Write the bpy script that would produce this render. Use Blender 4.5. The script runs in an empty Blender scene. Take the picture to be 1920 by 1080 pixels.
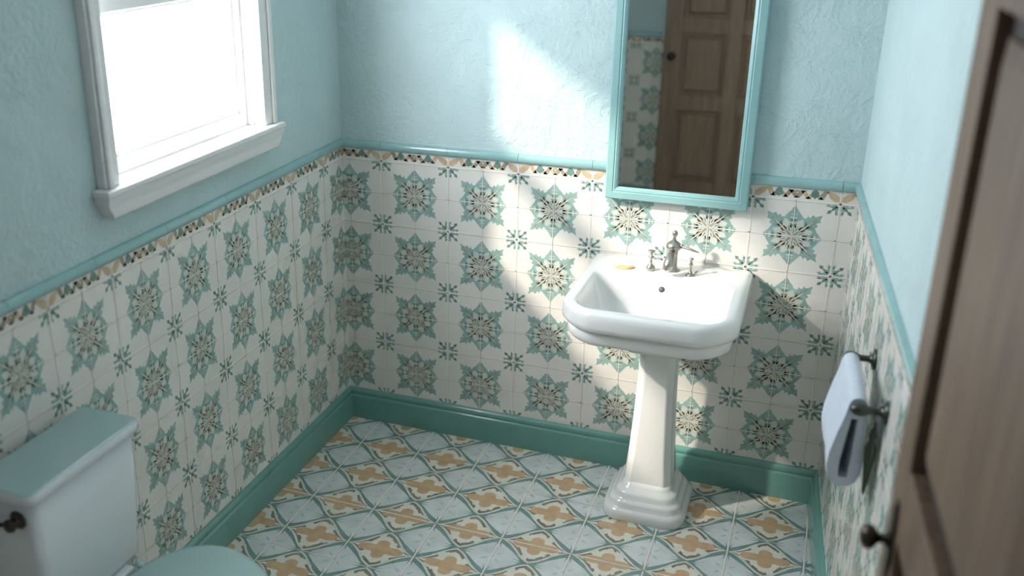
import bpy, bmesh, math, random
from mathutils import Vector, Matrix, Quaternion
random.seed(7)
PI = math.pi
SC = bpy.context.scene
COL = SC.collection

# ------------------------------------------------------------------ camera
CAM_LOC = Vector((1.66095, -3.29491, 1.98417))
RIGHT = Vector((0.92729812, 0.37424995, -0.0074273))
DOWN = Vector((0.12772538, -0.33499817, -0.93352153))
FWD = Vector((-0.35185852, 0.86470411, -0.35844439))
cam_data = bpy.data.cameras.new('camera')
cam = bpy.data.objects.new('camera', cam_data)
COL.objects.link(cam)
rot = Matrix((RIGHT, -DOWN, -FWD)).transposed()
cam.matrix_world = Matrix.Translation(CAM_LOC) @ rot.to_4x4()
cam_data.sensor_fit = 'HORIZONTAL'
cam_data.sensor_width = 36.0
cam_data.lens = 36.0 * 1909.18 / 1920
cam_data.shift_x = 167.0 / 1920
cam_data.shift_y = -12.1 / 1920
cam_data.clip_start = 0.02
cam_data.dof.use_dof = True
cam_data.dof.focus_distance = 3.35
cam_data.dof.aperture_fstop = 1.7
SC.camera = cam

# ------------------------------------------------------------------ world, sun, exposure
W = bpy.data.worlds.new('sky')
SC.world = W
W.use_nodes = True
W.node_tree.nodes['Background'].inputs[0].default_value = (0.88, 0.94, 1.0, 1)
W.node_tree.nodes['Background'].inputs[1].default_value = 22.5

SUN_P = Vector((-2.32, -2.93, 3.69))
ld = bpy.data.lights.new('low_sun', 'AREA')
ld.shape = 'DISK'; ld.size = 0.25
ld.energy = 400.0
ld.color = (1.0, 0.91, 0.78)
sun = bpy.data.objects.new('low_sun', ld)
COL.objects.link(sun)
sun.location = SUN_P
sun.rotation_euler = (Vector((0.5, -0.5, 1.3)) - SUN_P).to_track_quat('-Z', 'Y').to_euler()

pd = bpy.data.lights.new('window_portal', 'AREA')
pd.shape = 'RECTANGLE'; pd.size = 0.92; pd.size_y = 0.95
pd.cycles.is_portal = True
portal = bpy.data.objects.new('window_portal', pd)
COL.objects.link(portal)
portal.location = (-0.13, -0.91, 1.72)
portal.rotation_euler = (Vector((1, 0, 0))).to_track_quat('-Z', 'Y').to_euler()

hd = bpy.data.lights.new('hallway_fill', 'AREA')
hd.shape = 'DISK'; hd.size = 0.5; hd.energy = 7.0; hd.color = (0.96, 0.97, 1.0)  # weak fill light added out of view to lift the dim side
hall = bpy.data.objects.new('hallway_fill', hd)
COL.objects.link(hall)
hall.location = (2.62, -2.98, 2.40)

vs = SC.view_settings
vs.view_transform = 'Standard'; vs.look = 'None'; vs.gamma = 1.0
vs.use_curve_mapping = False
vs.exposure = 0.13

# ------------------------------------------------------------------ materials
def lin(r, g, b):
    def f(c):
        c /= 255.0
        return c / 12.92 if c <= 0.04045 else ((c + 0.055) / 1.055) ** 2.4
    return (f(r), f(g), f(b), 1)

def mat(name, rgb, rough=0.5, metal=0.0, vary=0.0, vscale=8.0, bump=0.0, bscale=40.0,
        coat=0.0, rgb2=None, detail=4.0, bdist=0.002, stretch=None, spec=None, sheen=0.0):
    m = bpy.data.materials.new(name)
    m.use_nodes = True
    nt = m.node_tree
    p = nt.nodes['Principled BSDF']
    c = lin(*rgb)
    p.inputs['Base Color'].default_value = c
    p.inputs['Roughness'].default_value = rough
    p.inputs['Metallic'].default_value = metal
    p.inputs['Coat Weight'].default_value = coat
    p.inputs['Coat Roughness'].default_value = 0.12
    if spec is not None: p.inputs['Specular IOR Level'].default_value = spec
    if sheen: p.inputs['Sheen Weight'].default_value = sheen
    tc = nt.nodes.new('ShaderNodeTexCoord')
    mp = nt.nodes.new('ShaderNodeMapping')
    if stretch: mp.inputs['Scale'].default_value = stretch
    nt.links.new(tc.outputs['Object'], mp.inputs['Vector'])
    if vary > 0 or rgb2:
        n = nt.nodes.new('ShaderNodeTexNoise')
        n.inputs['Scale'].default_value = vscale; n.inputs['Detail'].default_value = detail
        nt.links.new(mp.outputs['Vector'], n.inputs['Vector'])
        r = nt.nodes.new('ShaderNodeValToRGB')
        r.color_ramp.elements[0].position = 0.3; r.color_ramp.elements[1].position = 0.7
        if rgb2:
            a, b = c, lin(*rgb2)
        else:
            a = tuple(max(0, x * (1 - vary)) for x in c[:3]) + (1,)
            b = tuple(min(1, x * (1 + vary)) for x in c[:3]) + (1,)
        r.color_ramp.elements[0].color = a; r.color_ramp.elements[1].color = b
        nt.links.new(n.outputs['Fac'], r.inputs['Fac'])
        nt.links.new(r.outputs['Color'], p.inputs['Base Color'])
    if bump > 0:
        n2 = nt.nodes.new('ShaderNodeTexNoise')
        n2.inputs['Scale'].default_value = bscale; n2.inputs['Detail'].default_value = 5
        nt.links.new(mp.outputs['Vector'], n2.inputs['Vector'])
        b_ = nt.nodes.new('ShaderNodeBump')
        b_.inputs['Strength'].default_value = bump; b_.inputs['Distance'].default_value = bdist
        nt.links.new(n2.outputs['Fac'], b_.inputs['Height'])
        nt.links.new(b_.outputs['Normal'], p.inputs['Normal'])
    return m

def plaster(name, rgb):
    m = mat(name, rgb, 0.75, vary=0.05, vscale=2.5)
    nt = m.node_tree; p = nt.nodes['Principled BSDF']
    tc = nt.nodes.new('ShaderNodeTexCoord')
    a = nt.nodes.new('ShaderNodeTexNoise'); a.inputs['Scale'].default_value = 9; a.inputs['Detail'].default_value = 8
    a.inputs['Roughness'].default_value = 0.62; a.inputs['Distortion'].default_value = 0.6
    v = nt.nodes.new('ShaderNodeTexVoronoi'); v.feature = 'SMOOTH_F1'; v.inputs['Scale'].default_value = 16
    wv = nt.nodes.new('ShaderNodeTexNoise'); wv.inputs['Scale'].default_value = 60; wv.inputs['Detail'].default_value = 3
    nt.links.new(tc.outputs['Object'], a.inputs['Vector'])
    nt.links.new(a.outputs['Color'], v.inputs['Vector'])
    nt.links.new(tc.outputs['Object'], wv.inputs['Vector'])
    s1 = nt.nodes.new('ShaderNodeMath'); s1.operation = 'MULTIPLY_ADD'; s1.inputs[1].default_value = 0.25
    nt.links.new(wv.outputs['Fac'], s1.inputs[0]); nt.links.new(a.outputs['Fac'], s1.inputs[2])
    s2 = nt.nodes.new('ShaderNodeMath'); s2.operation = 'MULTIPLY_ADD'; s2.inputs[1].default_value = 0.10
    nt.links.new(v.outputs['Distance'], s2.inputs[0]); nt.links.new(s1.outputs[0], s2.inputs[2])
    b = nt.nodes.new('ShaderNodeBump'); b.inputs['Strength'].default_value = 0.9; b.inputs['Distance'].default_value = 0.014
    nt.links.new(s2.outputs[0], b.inputs['Height']); nt.links.new(b.outputs['Normal'], p.inputs['Normal'])
    return m

def wood(name, dark, light, axis=(14, 14, 1.2), rough=0.5):
    m = mat(name, dark, rough)
    nt = m.node_tree; p = nt.nodes['Principled BSDF']
    tc = nt.nodes.new('ShaderNodeTexCoord'); mp = nt.nodes.new('ShaderNodeMapping')
    mp.inputs['Scale'].default_value = axis
    n = nt.nodes.new('ShaderNodeTexNoise'); n.inputs['Scale'].default_value = 3; n.inputs['Detail'].default_value = 6
    n.inputs['Distortion'].default_value = 0.8
    r = nt.nodes.new('ShaderNodeValToRGB'); r.color_ramp.elements[0].position = .3; r.color_ramp.elements[1].position = .72
    r.color_ramp.elements[0].color = lin(*dark); r.color_ramp.elements[1].color = lin(*light)
    nt.links.new(tc.outputs['Object'], mp.inputs['Vector']); nt.links.new(mp.outputs['Vector'], n.inputs['Vector'])
    nt.links.new(n.outputs['Fac'], r.inputs['Fac']); nt.links.new(r.outputs['Color'], p.inputs['Base Color'])
    b = nt.nodes.new('ShaderNodeBump'); b.inputs['Strength'].default_value = .3; b.inputs['Distance'].default_value = .002
    nt.links.new(n.outputs['Fac'], b.inputs['Height']); nt.links.new(b.outputs['Normal'], p.inputs['Normal'])
    return m

M = {}
M['plaster'] = plaster('blue_plaster', (188, 208, 210))
M['ceiling'] = mat('ceiling_paint', (232, 236, 234), 0.8, bump=.1)
M['tile'] = mat('glazed_white', (226, 222, 216), 0.22, vary=.05, vscale=5, bump=.12, bscale=14)
M['teal'] = mat('glaze_teal', (146, 175, 169), 0.25, vary=.16, vscale=30)
M['deep'] = mat('glaze_deep_green', (108, 138, 128), 0.25, vary=.2, vscale=40)
M['petal'] = mat('glaze_petal', (205, 208, 198), 0.25, vary=.06, vscale=40)
M['taupe'] = mat('glaze_taupe', (158, 148, 130), 0.25, vary=.2, vscale=40)
M['tan'] = mat('glaze_tan', (198, 176, 146), 0.25, vary=.14, vscale=40)
M['grout'] = mat('grout_light', (236, 228, 220), 0.6)
M['joint'] = mat('grout_shadowed', (172, 154, 148), 0.8)
M['rail'] = mat('rail_glaze', (144, 180, 180), 0.18, vary=.06, vscale=10, coat=.3)
M['base'] = mat('baseboard_paint', (104, 152, 144), 0.2, vary=.05, vscale=8, bump=.05, bscale=60, coat=.4)
M['framepaint'] = mat('mirror_frame_paint', (140, 179, 179), 0.35, vary=.05, vscale=12, bump=.1, bscale=50)
M['f_white'] = mat('floor_pale', (206, 216, 214), 0.24, vary=.05, vscale=9, bump=.08, bscale=18)
M['f_cell'] = mat('floor_cell_wash', (211, 216, 214), 0.24, vary=.09, vscale=14)
M['f_teal'] = mat('floor_teal', (124, 150, 145), 0.26, vary=.16, vscale=25)
M['f_cream'] = mat('floor_cream', (226, 222, 208), 0.26, vary=.05, vscale=30)
M['f_brown'] = mat('floor_brown', (134, 126, 112), 0.28, vary=.2, vscale=40)
M['f_gold'] = mat('floor_gold', (202, 170, 134), 0.26, vary=.10, vscale=30)
M['f_wash'] = mat('floor_blue_wash', (184, 200, 198), 0.26, vary=.1, vscale=40)
M['porcelain'] = mat('porcelain', (240, 238, 235), 0.12, coat=.4)
M['toilet'] = mat('toilet_porcelain', (222, 226, 228), 0.16, coat=.3)
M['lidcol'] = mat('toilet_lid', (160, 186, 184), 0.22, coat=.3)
M['nickel'] = mat('aged_nickel', (176, 170, 162), 0.34, metal=1, vary=.08, vscale=20)
M['bronze'] = mat('dark_bronze', (70, 62, 56), 0.32, metal=.9, vary=.2, vscale=20)
M['iron'] = mat('dark_iron', (74, 76, 70), 0.35, metal=.75, vary=.15, vscale=20)
M['towel'] = mat('towel_cotton', (200, 207, 220), 0.95, vary=.05, vscale=60, bump=.5, bscale=420, bdist=.003, sheen=.3)
M['winpaint'] = mat('white_window_paint', (226, 224, 222), 0.42, vary=.03, vscale=6, bump=.35, bscale=10, bdist=.003, stretch=(8, 1.2, 9))
M['doorwood'] = wood('brown_door_wood', (84, 63, 49), (132, 106, 85))
M['closetwood'] = wood('closet_door_wood', (122, 102, 84), (142, 120, 100))
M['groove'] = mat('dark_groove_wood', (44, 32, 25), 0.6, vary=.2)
M['soap'] = mat('amber_soap', (226, 168, 96), 0.3, rgb2=(240, 205, 150), vscale=30)
M['soapwhite'] = mat('soap_white', (244, 240, 232), 0.25)
M['hole'] = mat('drain_dark', (92, 88, 86), 0.5)

m = bpy.data.materials.new('mirror_silver'); m.use_nodes = True
p = m.node_tree.nodes['Principled BSDF']
p.inputs['Base Color'].default_value = (.80, .80, .78, 1); p.inputs['Metallic'].default_value = 1; p.inputs['Roughness'].default_value = .015
M['silver'] = m
m = bpy.data.materials.new('window_glass'); m.use_nodes = True
nt = m.node_tree; nt.nodes.remove(nt.nodes['Principled BSDF'])
tr = nt.nodes.new('ShaderNodeBsdfTransparent'); gl = nt.nodes.new('ShaderNodeBsdfGlossy'); gl.inputs['Roughness'].default_value = .02
mx = nt.nodes.new('ShaderNodeMixShader')
mx.inputs[0].default_value = .04
nt.links.new(tr.outputs[0], mx.inputs[1]); nt.links.new(gl.outputs[0], mx.inputs[2])
nt.links.new(mx.outputs[0], nt.nodes['Material Output'].inputs[0])
M['glass'] = m

# ------------------------------------------------------------------ mesh helpers
class MB:
    """Collects vertices and faces with material slots and links them as one mesh object."""
    def __init__(s): s.v = []; s.f = []; s.m = []; s.slots = []; s.sm = []
    def slot(s, k):
        if k not in s.slots: s.slots.append(k)
        return s.slots.index(k)
    def face(s, pts, k, smooth=False):
        i = len(s.v); s.v.extend([tuple(q) for q in pts]); s.f.append(tuple(range(i, i + len(pts))))
        s.m.append(s.slot(k)); s.sm.append(smooth)
    def grid(s, rings, k, close=True, cap0=False, cap1=False, smooth=True):
        """rings: list of point loops of the same length"""
        i = len(s.v); n = len(rings[0]); km = s.slot(k)
        for r in rings: s.v.extend([tuple(q) for q in r])
        for a in range(len(rings) - 1):
            for b in range(n if close else n - 1):
                c = (b + 1) % n
                s.f.append((i + a * n + b, i + a * n + c, i + (a + 1) * n + c, i + (a + 1) * n + b)); s.m.append(km); s.sm.append(smooth)
        if cap0: s.f.append(tuple(i + b for b in reversed(range(n)))); s.m.append(km); s.sm.append(False)
        if cap1:
            o = i + (len(rings) - 1) * n
            s.f.append(tuple(o + b for b in range(n))); s.m.append(km); s.sm.append(False)
    def box(s, a, b, k):
        (x0, y0, z0), (x1, y1, z1) = a, b
        r0 = [(x0, y0, z0), (x1, y0, z0), (x1, y1, z0), (x0, y1, z0)]
        r1 = [(q[0], q[1], z1) for q in r0]
        s.grid([r0, r1], k, True, True, True, False)
    def tube(s, pts, rad, k, n=16, caps=True):
        pts = [Vector(q) for q in pts]
        if not isinstance(rad, (list, tuple)): rad = [rad] * len(pts)
        rings = []; up = None
        for i, q in enumerate(pts):
            t = (pts[min(i + 1, len(pts) - 1)] - pts[max(i - 1, 0)]).normalized()
            if up is None:
                up = t.cross(Vector((0, 0, 1)))
                if up.length < 1e-3: up = t.cross(Vector((1, 0, 0)))
            up = (up - t * up.dot(t)).normalized(); w = t.cross(up)
            rings.append([q + (up * math.cos(2 * PI * j / n) + w * math.sin(2 * PI * j / n)) * rad[i] for j in range(n)])
        s.grid(rings, k, True, caps, caps)
    def lathe(s, prof, k, origin=(0, 0, 0), axis=(0, 0, 1), n=28):
        """prof: (radius, height) list along axis"""
        ax = Vector(axis).normalized(); q = Vector((0, 0, 1)).rotation_difference(ax); o = Vector(origin)
        rings = [[o + q @ Vector((r * math.cos(2 * PI * j / n), r * math.sin(2 * PI * j / n), h)) for j in range(n)] for r, h in prof]
        s.grid(rings, k, True, True, True)
    def build(s, name, parent=None, bevel=0, seg=2, subsurf=0, loc=None, auto=True):
        me = bpy.data.meshes.new(name); me.from_pydata(s.v, [], s.f)
        for k in s.slots: me.materials.append(M[k])
        me.polygons.foreach_set('material_index', s.m)
        me.polygons.foreach_set('use_smooth', s.sm)
        me.update()
        if bevel or subsurf or s.sm.count(True):
            bm = bmesh.new(); bm.from_mesh(me)
            bmesh.ops.recalc_face_normals(bm, faces=bm.faces)
            bm.to_mesh(me); bm.free()
        o = bpy.data.objects.new(name, me); COL.objects.link(o)
        if parent: o.parent = parent
        if loc: o.location = loc
        if bevel:
            b = o.modifiers.new('bevel', 'BEVEL'); b.width = bevel; b.segments = seg; b.limit_method = 'ANGLE'; b.angle_limit = math.radians(35)
            b.harden_normals = False
            for pgn in me.polygons: pgn.use_smooth = True
            w = o.modifiers.new('wn', 'WEIGHTED_NORMAL'); w.keep_sharp = True
        if subsurf:
            q = o.modifiers.new('sub', 'SUBSURF'); q.levels = subsurf; q.render_levels = subsurf
        return o

def tag(o, label=None, cat=None, kind=None, group=None):
    if label: o['label'] = label
    if cat: o['category'] = cat
    if kind: o['kind'] = kind
    if group: o['group'] = group
    return o
def empty(name, loc=(0, 0, 0), rz=0):
    o = bpy.data.objects.new(name, None); COL.objects.link(o); o.location = loc; o.rotation_euler = (0, 0, rz)
    o.empty_display_size = .1
    return o

class Plane:
    """A painted flat surface: (u, v) on the surface, h along its normal."""
    def __init__(s, o, u, v, n, rect):
        s.o, s.u, s.v, s.n = Vector(o), Vector(u).normalized(), Vector(v).normalized(), Vector(n).normalized()
        s.rect = rect; s.mb = MB()
    def P(s, u, v, h=0): return s.o + s.u * u + s.v * v + s.n * h
    def clip(s, poly):
        u0, u1, v0, v1 = s.rect
        for ax, lim, sg in ((0, u0, 1), (0, u1, -1), (1, v0, 1), (1, v1, -1)):
            out = []; n = len(poly)
            for i in range(n):
                a, b = poly[i], poly[(i + 1) % n]
                da, db = sg * (a[ax] - lim), sg * (b[ax] - lim)
                if da >= 0: out.append(a)
                if (da >= 0) != (db >= 0):
                    t = da / (da - db); out.append((a[0] + (b[0] - a[0]) * t, a[1] + (b[1] - a[1]) * t))
            poly = out
            if len(poly) < 3: return None
        return poly
    def paint(s, poly, k, layer, fan=False):
        q = s.clip(poly)
        if not q: return
        h = layer * 0.00009
        s.mb.face([s.P(a, b, h) for a, b in q], k)

def rough_poly(pts, amp, step=.02, seed=None):
    """subdivide a closed outline and shake it, like a hand-painted edge"""
    out = []; n = len(pts)
    for i in range(n):
        a, b = pts[i], pts[(i + 1) % n]
        d = math.hypot(b[0] - a[0], b[1] - a[1]); k = max(1, int(d / step))
        for j in range(k):
            t = j / k
            e = amp if j else amp * .4
            out.append((a[0] + (b[0] - a[0]) * t + random.uniform(-e, e), a[1] + (b[1] - a[1]) * t + random.uniform(-e, e)))
    return out
def leaf(cx, cy, ang, l, w, n=7, bl=.5):
    """leaf from (cx,cy) outwards at angle ang, length l, width w"""
    pts = []
    for i in range(n + 1):
        t = i / n; pts.append((l * t, w * .5 * math.sin(PI * t ** bl)))
    for i in range(n - 1, 0, -1):
        t = i / n; pts.append((l * t, -w * .5 * math.sin(PI * t ** bl)))
    c, s_ = math.cos(ang), math.sin(ang)
    return [(cx + x * c - y * s_, cy + x * s_ + y * c) for x, y in pts]
def disc(cx, cy, r, n=10, ry=None):
    ry = ry or r
    return [(cx + r * math.cos(2 * PI * i / n), cy + ry * math.sin(2 * PI * i / n)) for i in range(n)]

# star motif (unit cell, centre 0,0)
QUAD = [(0.0, .425), (.055, .345), (.118, .262), (.146, .262), (.156, .302), (.185, .272), (.215, .318), (.245, .292), (.318, .332), (.302, .262), (.312, .225), (.262, .205), (.285, .165), (.250, .142), (.268, .108), (.305, .052)]
def star_outline():
    pts = []
    q = QUAD
    pts += q + [(.345, 0)]
    pts += [(x, -y) for x, y in reversed(q[1:])] + [(0, -.415)]
    pts += [(-x, -y) for x, y in q[1:]] + [(-.345, 0)]
    pts += [(-x, y) for x, y in reversed(q[1:])]
    return pts
STAR = star_outline()
def star_variant():
    """one list of (poly, material, layer) for a motif"""
    L = []
    L.append((rough_poly(STAR, .006, .022), 'teal', 1))
    for i in range(8):      # pale petals
        a = PI / 8 + i * PI / 4 + random.uniform(-.04, .04)
        l = .235 if i % 4 in (0, 3) else .25
        L.append((rough_poly(leaf(.035 * math.cos(a), .035 * math.sin(a), a, l * .93, .096, 7, 1.35), .006, .018), 'petal', 2))
        for sg in (-1, 1):
            b = a + sg * .30
            L.append((rough_poly(leaf(.11 * math.cos(b), .11 * math.sin(b), b + sg * .12, .125, .05), .005, .02), 'petal', 2))
            b = a + sg * .1
            L.append((rough_poly(leaf(.075 * math.cos(a), .075 * math.sin(a), b, .10, .010), .002, .02), 'taupe', 3))
    for i in range(4):      # diagonal stalks
        a = PI / 4 + i * PI / 2
        L.append((rough_poly(leaf(0, 0, a + random.uniform(-.03, .03),   .39, .040, 8, 1.1), .005, .02), 'taupe', 4))
        L.append((rough_poly(leaf(.05 * math.cos(a), .05 * math.sin(a), a, .29, .016, 8, 1.2), .002, .02), 'petal', 5))
        for sg in (-1, 1):
            L.append((rough_poly(leaf(.20 * math.cos(a), .20 * math.sin(a), a + sg * .75, .085, .034), .005, .02), 'deep', 4))
    for i in range(4):      # cardinal sprigs
        a = i * PI / 2
        c, s_ = math.cos(a), math.sin(a)
        for d, w, k, ly in ((.055, .018, 'taupe', 4),):
            L.append((rough_poly(leaf(0, 0, a, .33, w, 8, 1.1), .003, .02), k, ly))
        for r0 in (.15, .215):
            for sg in (-1, 1):
                L.append((rough_poly(leaf(r0 * c, r0 * s_, a + sg * 1.0, .055, .028), .004, .02), 'deep', 4))
        for r0, rr in ((.262, .017), (.305, .013)):
            L.append((rough_poly(disc(r0 * c, r0 * s_, rr, 7), .004, .02), 'petal', 5))
            for sg in (-1, 1):
                L.append((disc(r0 * c - sg * s_ * .028, r0 * s_ + sg * c * .028, rr * .7, 6), 'petal', 5))
    L.append((rough_poly(disc(0, 0, .036, 9), .003, .03), 'tan', 6))
    # corner sprigs
    for sx in (-1, 1):
        for sy in (-1, 1):
            ox, oy = sx * .472, sy * .468
            for (dx, dy, an, l, w, k) in ((0, 0, 225, .165, .026, 'teal'), (0, 0, 180, .105, .052, 'teal'), (0, 0, 270, .105, .052, 'teal'),
                                          (-.085, .008, 205, .050, .042, 'teal'), (.008, -.085, 245, .050, .042, 'teal'),
                                          (-.072, -.072, 225, .055, .046, 'deep'), (-.05, -.07, 170, .045, .018, 'taupe'), (-.02, -.02, 225, .06, .036, 'deep')):
                pl = leaf(dx, dy, math.radians(an + random.uniform(-8, 8)), l, w)
                pl = rough_poly(pl, .006, .02)
                pl = [(ox + sx * x, oy + sy * y) for x, y in pl]
                L.append((pl, k, 2 if k == 'teal' else 3))
    # seam needles
    for sy in (-1, 1):
        L.append(([(-.006, sy * .40), (.006, sy * .40), (.002, sy * .5), (-.002, sy * .5)], 'teal', 2))
    return L
STARS = [star_variant() for _ in range(4)]

CELL = .26
CELLV = .26 * .9213
ZB = 1.0662           # underside of the border strip
ZR = 1.108            # underside of the rail
def border_variant():
    L = []
    hgt = 1.0
    for sg in (0, 1):
        f = (lambda x: x) if sg == 0 else (lambda x: 1 - x)
        L.append(([(f(x), y) for x, y in rough_poly([(.012, .10), (.06, .04), (.125, .36), (.165, .82), (.130, .88), (.06, .74), (.015, .48)], .006, .05)], 'tan', 1))
    zig = [(.175, .90), (.225, .15), (.30, .78), (.37, .12), (.43, .80), (.5, .15), (.57, .80), (.63, .12), (.70, .78), (.775, .15), (.825, .90)]
    for a, b in zip(zig[:-1], zig[1:]):
        t = .029
        L.append((rough_poly([(a[0] - t, a[1]), (a[0] + t, a[1]), (b[0] + t, b[1]), (b[0] - t, b[1])], .007, .12), 'taupe' if random.random() < .6 else 'tan', 1))
    for c in (.295, .705):
        L.append((rough_poly([(c - .055, .42), (c, .15), (c + .055, .42), (c + .03, .82), (c, .95), (c - .03, .82)], .012, .12), 'deep', 2))
    L.append((rough_poly(disc(.5, .55, .035, 8, .28), .01, .1), 'taupe', 2))
    L.append((disc(.5, .6, .012, 6, .1), 'petal', 3))
    return L
BORD = [border_variant() for _ in range(3)]

def tile_wall(P, u_lines, pitch, vtop=ZB, vbot=.0):
    """P: painted plane; u_lines: first major joint; cells of width pitch"""
    u0, u1, v0, v1 = P.rect
    k0 = int(math.floor((u0 - u_lines) / pitch)) - 1; k1 = int(math.ceil((u1 - u_lines) / pitch)) + 1
    rows = int(math.ceil((vtop - v0) / CELLV))
    for k in range(k0, k1):
        ua = u_lines + k * pitch
        if ua > u1 or ua + pitch < u0: continue
        cu = ua + pitch / 2
        for r in range(rows):
            cv = vtop - (r + .5) * CELLV
            sg = random.choice((-1, 1)); sh = random.choice((-1, 1))
            for poly, kk, ly in random.choice(STARS):
                P.paint([(cu + sg * x * pitch, cv + sh * y * CELLV) for x, y in poly], kk, ly)
        for poly, kk, ly in random.choice(BORD):
            P.paint([(ua + x * pitch, vtop + .003 + y * (ZR - vtop - .004)) for x, y in poly], kk, ly)
    # joints: a pale strip and thin darker line paint a ridge's highlight and shade; the joint between pairs is the broader one
    def vline(u, w, top):
        P.paint([(u - w, v0), (u + w, v0), (u + w, top), (u - w, top)], 'grout', 7)
        P.paint([(u + w * .2, v0), (u + w * .2 + .0012, v0), (u + w * .2 + .0012, top), (u + w * .2, top)], 'joint', 8)
    def hline(v, w):
        P.paint([(u0, v - w), (u1, v - w), (u1, v + w), (u0, v + w)], 'grout', 7)
        P.paint([(u0, v - w - .0006), (u1, v - w - .0006), (u1, v - w + .0006), (u0, v - w + .0006)], 'joint', 8)
    for k in range(k0, k1):
        vline(u_lines + k * pitch, .0034, v1)
        vline(u_lines + (k + .5) * pitch, .0015, vtop)
    for r in range(rows * 2 + 1):
        hline(vtop - r * CELLV / 2, .0028 if r % 2 == 0 else .0016)

# ------------------------------------------------------------------ room shell
XR = 1.7699; SL = .075; YF = -3.42; H = 2.45
RW = Vector((SL, -1, 0)).normalized()          # direction of the right wall, towards the camera
RN = Vector((-1, -SL, 0)).normalized()         # its inward normal
def rx(y): return XR - SL * y
BH = .127                                     # baseboard height

# back wall
P = Plane((0, 0, 0), (1, 0, 0), (0, 0, 1), (0, -1, 0), (0, XR, .05, ZR))
tile_wall(P, .6173 * CELL, CELL)
P.mb.face([P.P(0, 0), P.P(XR, 0), P.P(XR, ZR), P.P(0, ZR)], 'tile')
P.mb.face([P.P(0, ZR), P.P(XR, ZR), P.P(XR, H), P.P(0, H)], 'plaster')
tag(P.mb.build('wall_back'), 'back wall, patterned white and teal tiles below blue plaster', 'wall', 'structure')

# left wall with the window opening (depth .14)
OY0, OY1, OZ0, OZ1 = -1.334, -.553, 1.290, 2.13
P = Plane((0, 0, 0), (0, -1, 0), (0, 0, 1), (1, 0, 0), (0, -YF, .05, ZR))
tile_wall(P, .5635 * CELL, CELL * .9097)
L_ = -YF
P.mb.face([P.P(0, 0), P.P(L_, 0), P.P(L_, ZR), P.P(0, ZR)], 'tile')
a, b = -OY1, -OY0
P.mb.face([P.P(0, ZR), P.P(L_, ZR), P.P(L_, OZ0), P.P(0, OZ0)], 'plaster')
P.mb.face([P.P(0, OZ1), P.P(L_, OZ1), P.P(L_, H), P.P(0, H)], 'plaster')
P.mb.face([P.P(0, OZ0), P.P(a, OZ0), P.P(a, OZ1), P.P(0, OZ1)], 'plaster')
P.mb.face([P.P(b, OZ0), P.P(L_, OZ0), P.P(L_, OZ1), P.P(b, OZ1)], 'plaster')
DW = -.12
for q in ([(a, OZ0), (a, OZ1)], [(a, OZ1), (b, OZ1)], [(b, OZ1), (b, OZ0)], [(b, OZ0), (a, OZ0)]):
    P.mb.face([P.P(*q[0]), P.P(*q[1]), P.P(*q[1], DW), P.P(*q[0], DW)], 'winpaint')
tag(P.mb.build('wall_left'), 'left wall with the window, tiles below and blue-green plaster above', 'wall', 'structure')

# right wall (slightly out of square) with the open doorway behind the camera's right shoulder
RL = (-YF) / abs(RW.y)
D0, D1, DTOP = 2.46, 3.28, 2.04
P = Plane((XR, 0, 0), RW, (0, 0, 1), RN, (0, D0, .05, ZR))
tile_wall(P, .1 * CELL, CELL * .9)
P.mb.face([P.P(0, 0), P.P(D0, 0), P.P(D0, ZR), P.P(0, ZR)], 'tile')
P.mb.face([P.P(D1, 0), P.P(RL, 0), P.P(RL, ZR), P.P(D1, ZR)], 'tile')
P.mb.face([P.P(0, ZR), P.P(D0, ZR), P.P(D0, DTOP), P.P(0, DTOP)], 'plaster')
P.mb.face([P.P(D1, ZR), P.P(RL, ZR), P.P(RL, DTOP), P.P(D1, DTOP)], 'plaster')
P.mb.face([P.P(0, DTOP), P.P(RL, DTOP), P.P(RL, H), P.P(0, H)], 'plaster')
for q in ([(D0, 0), (D0, DTOP)], [(D0, DTOP), (D1, DTOP)], [(D1, DTOP), (D1, 0)]):
    P.mb.face([P.P(*q[0]), P.P(*q[1]), P.P(*q[1], -.12), P.P(*q[0], -.12)], 'winpaint')
tag(P.mb.build('wall_right'), 'right wall carrying the towel rail, tiles below pale blue plaster', 'wall', 'structure')
mb = MB()      # the hallway outside the door, off camera
a0, a1, w0, w1 = D0 - .35, D1 + .25, -.12, -1.3
def hp(s_, o_, z_): return P.P(s_, z_, o_)
for q in ([(a0, w0, 0), (a1, w0, 0), (a1, w1, 0), (a0, w1, 0)], [(a0, w0, H), (a1, w0, H), (a1, w1, H), (a0, w1, H)],
          [(a0, w1, 0), (a1, w1, 0), (a1, w1, H), (a0, w1, H)], [(a0, w0, 0), (a0, w1, 0), (a0, w1, H), (a0, w0, H)],
          [(a1, w0, 0), (a1, w1, 0), (a1, w1, H), (a1, w0, H)], [(a0, w0, 0), (D0, w0, 0), (D0, w0, H), (a0, w0, H)],
          [(D1, w0, 0), (a1, w0, 0), (a1, w0, H), (D1, w0, H)], [(D0, w0, DTOP), (D1, w0, DTOP), (D1, w0, H), (D0, w0, H)]):
    mb.face([hp(*c) for c in q], 'ceiling')
tag(mb.build('wall_hallway'), 'white hallway outside the open door', 'wall', 'structure')

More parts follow.
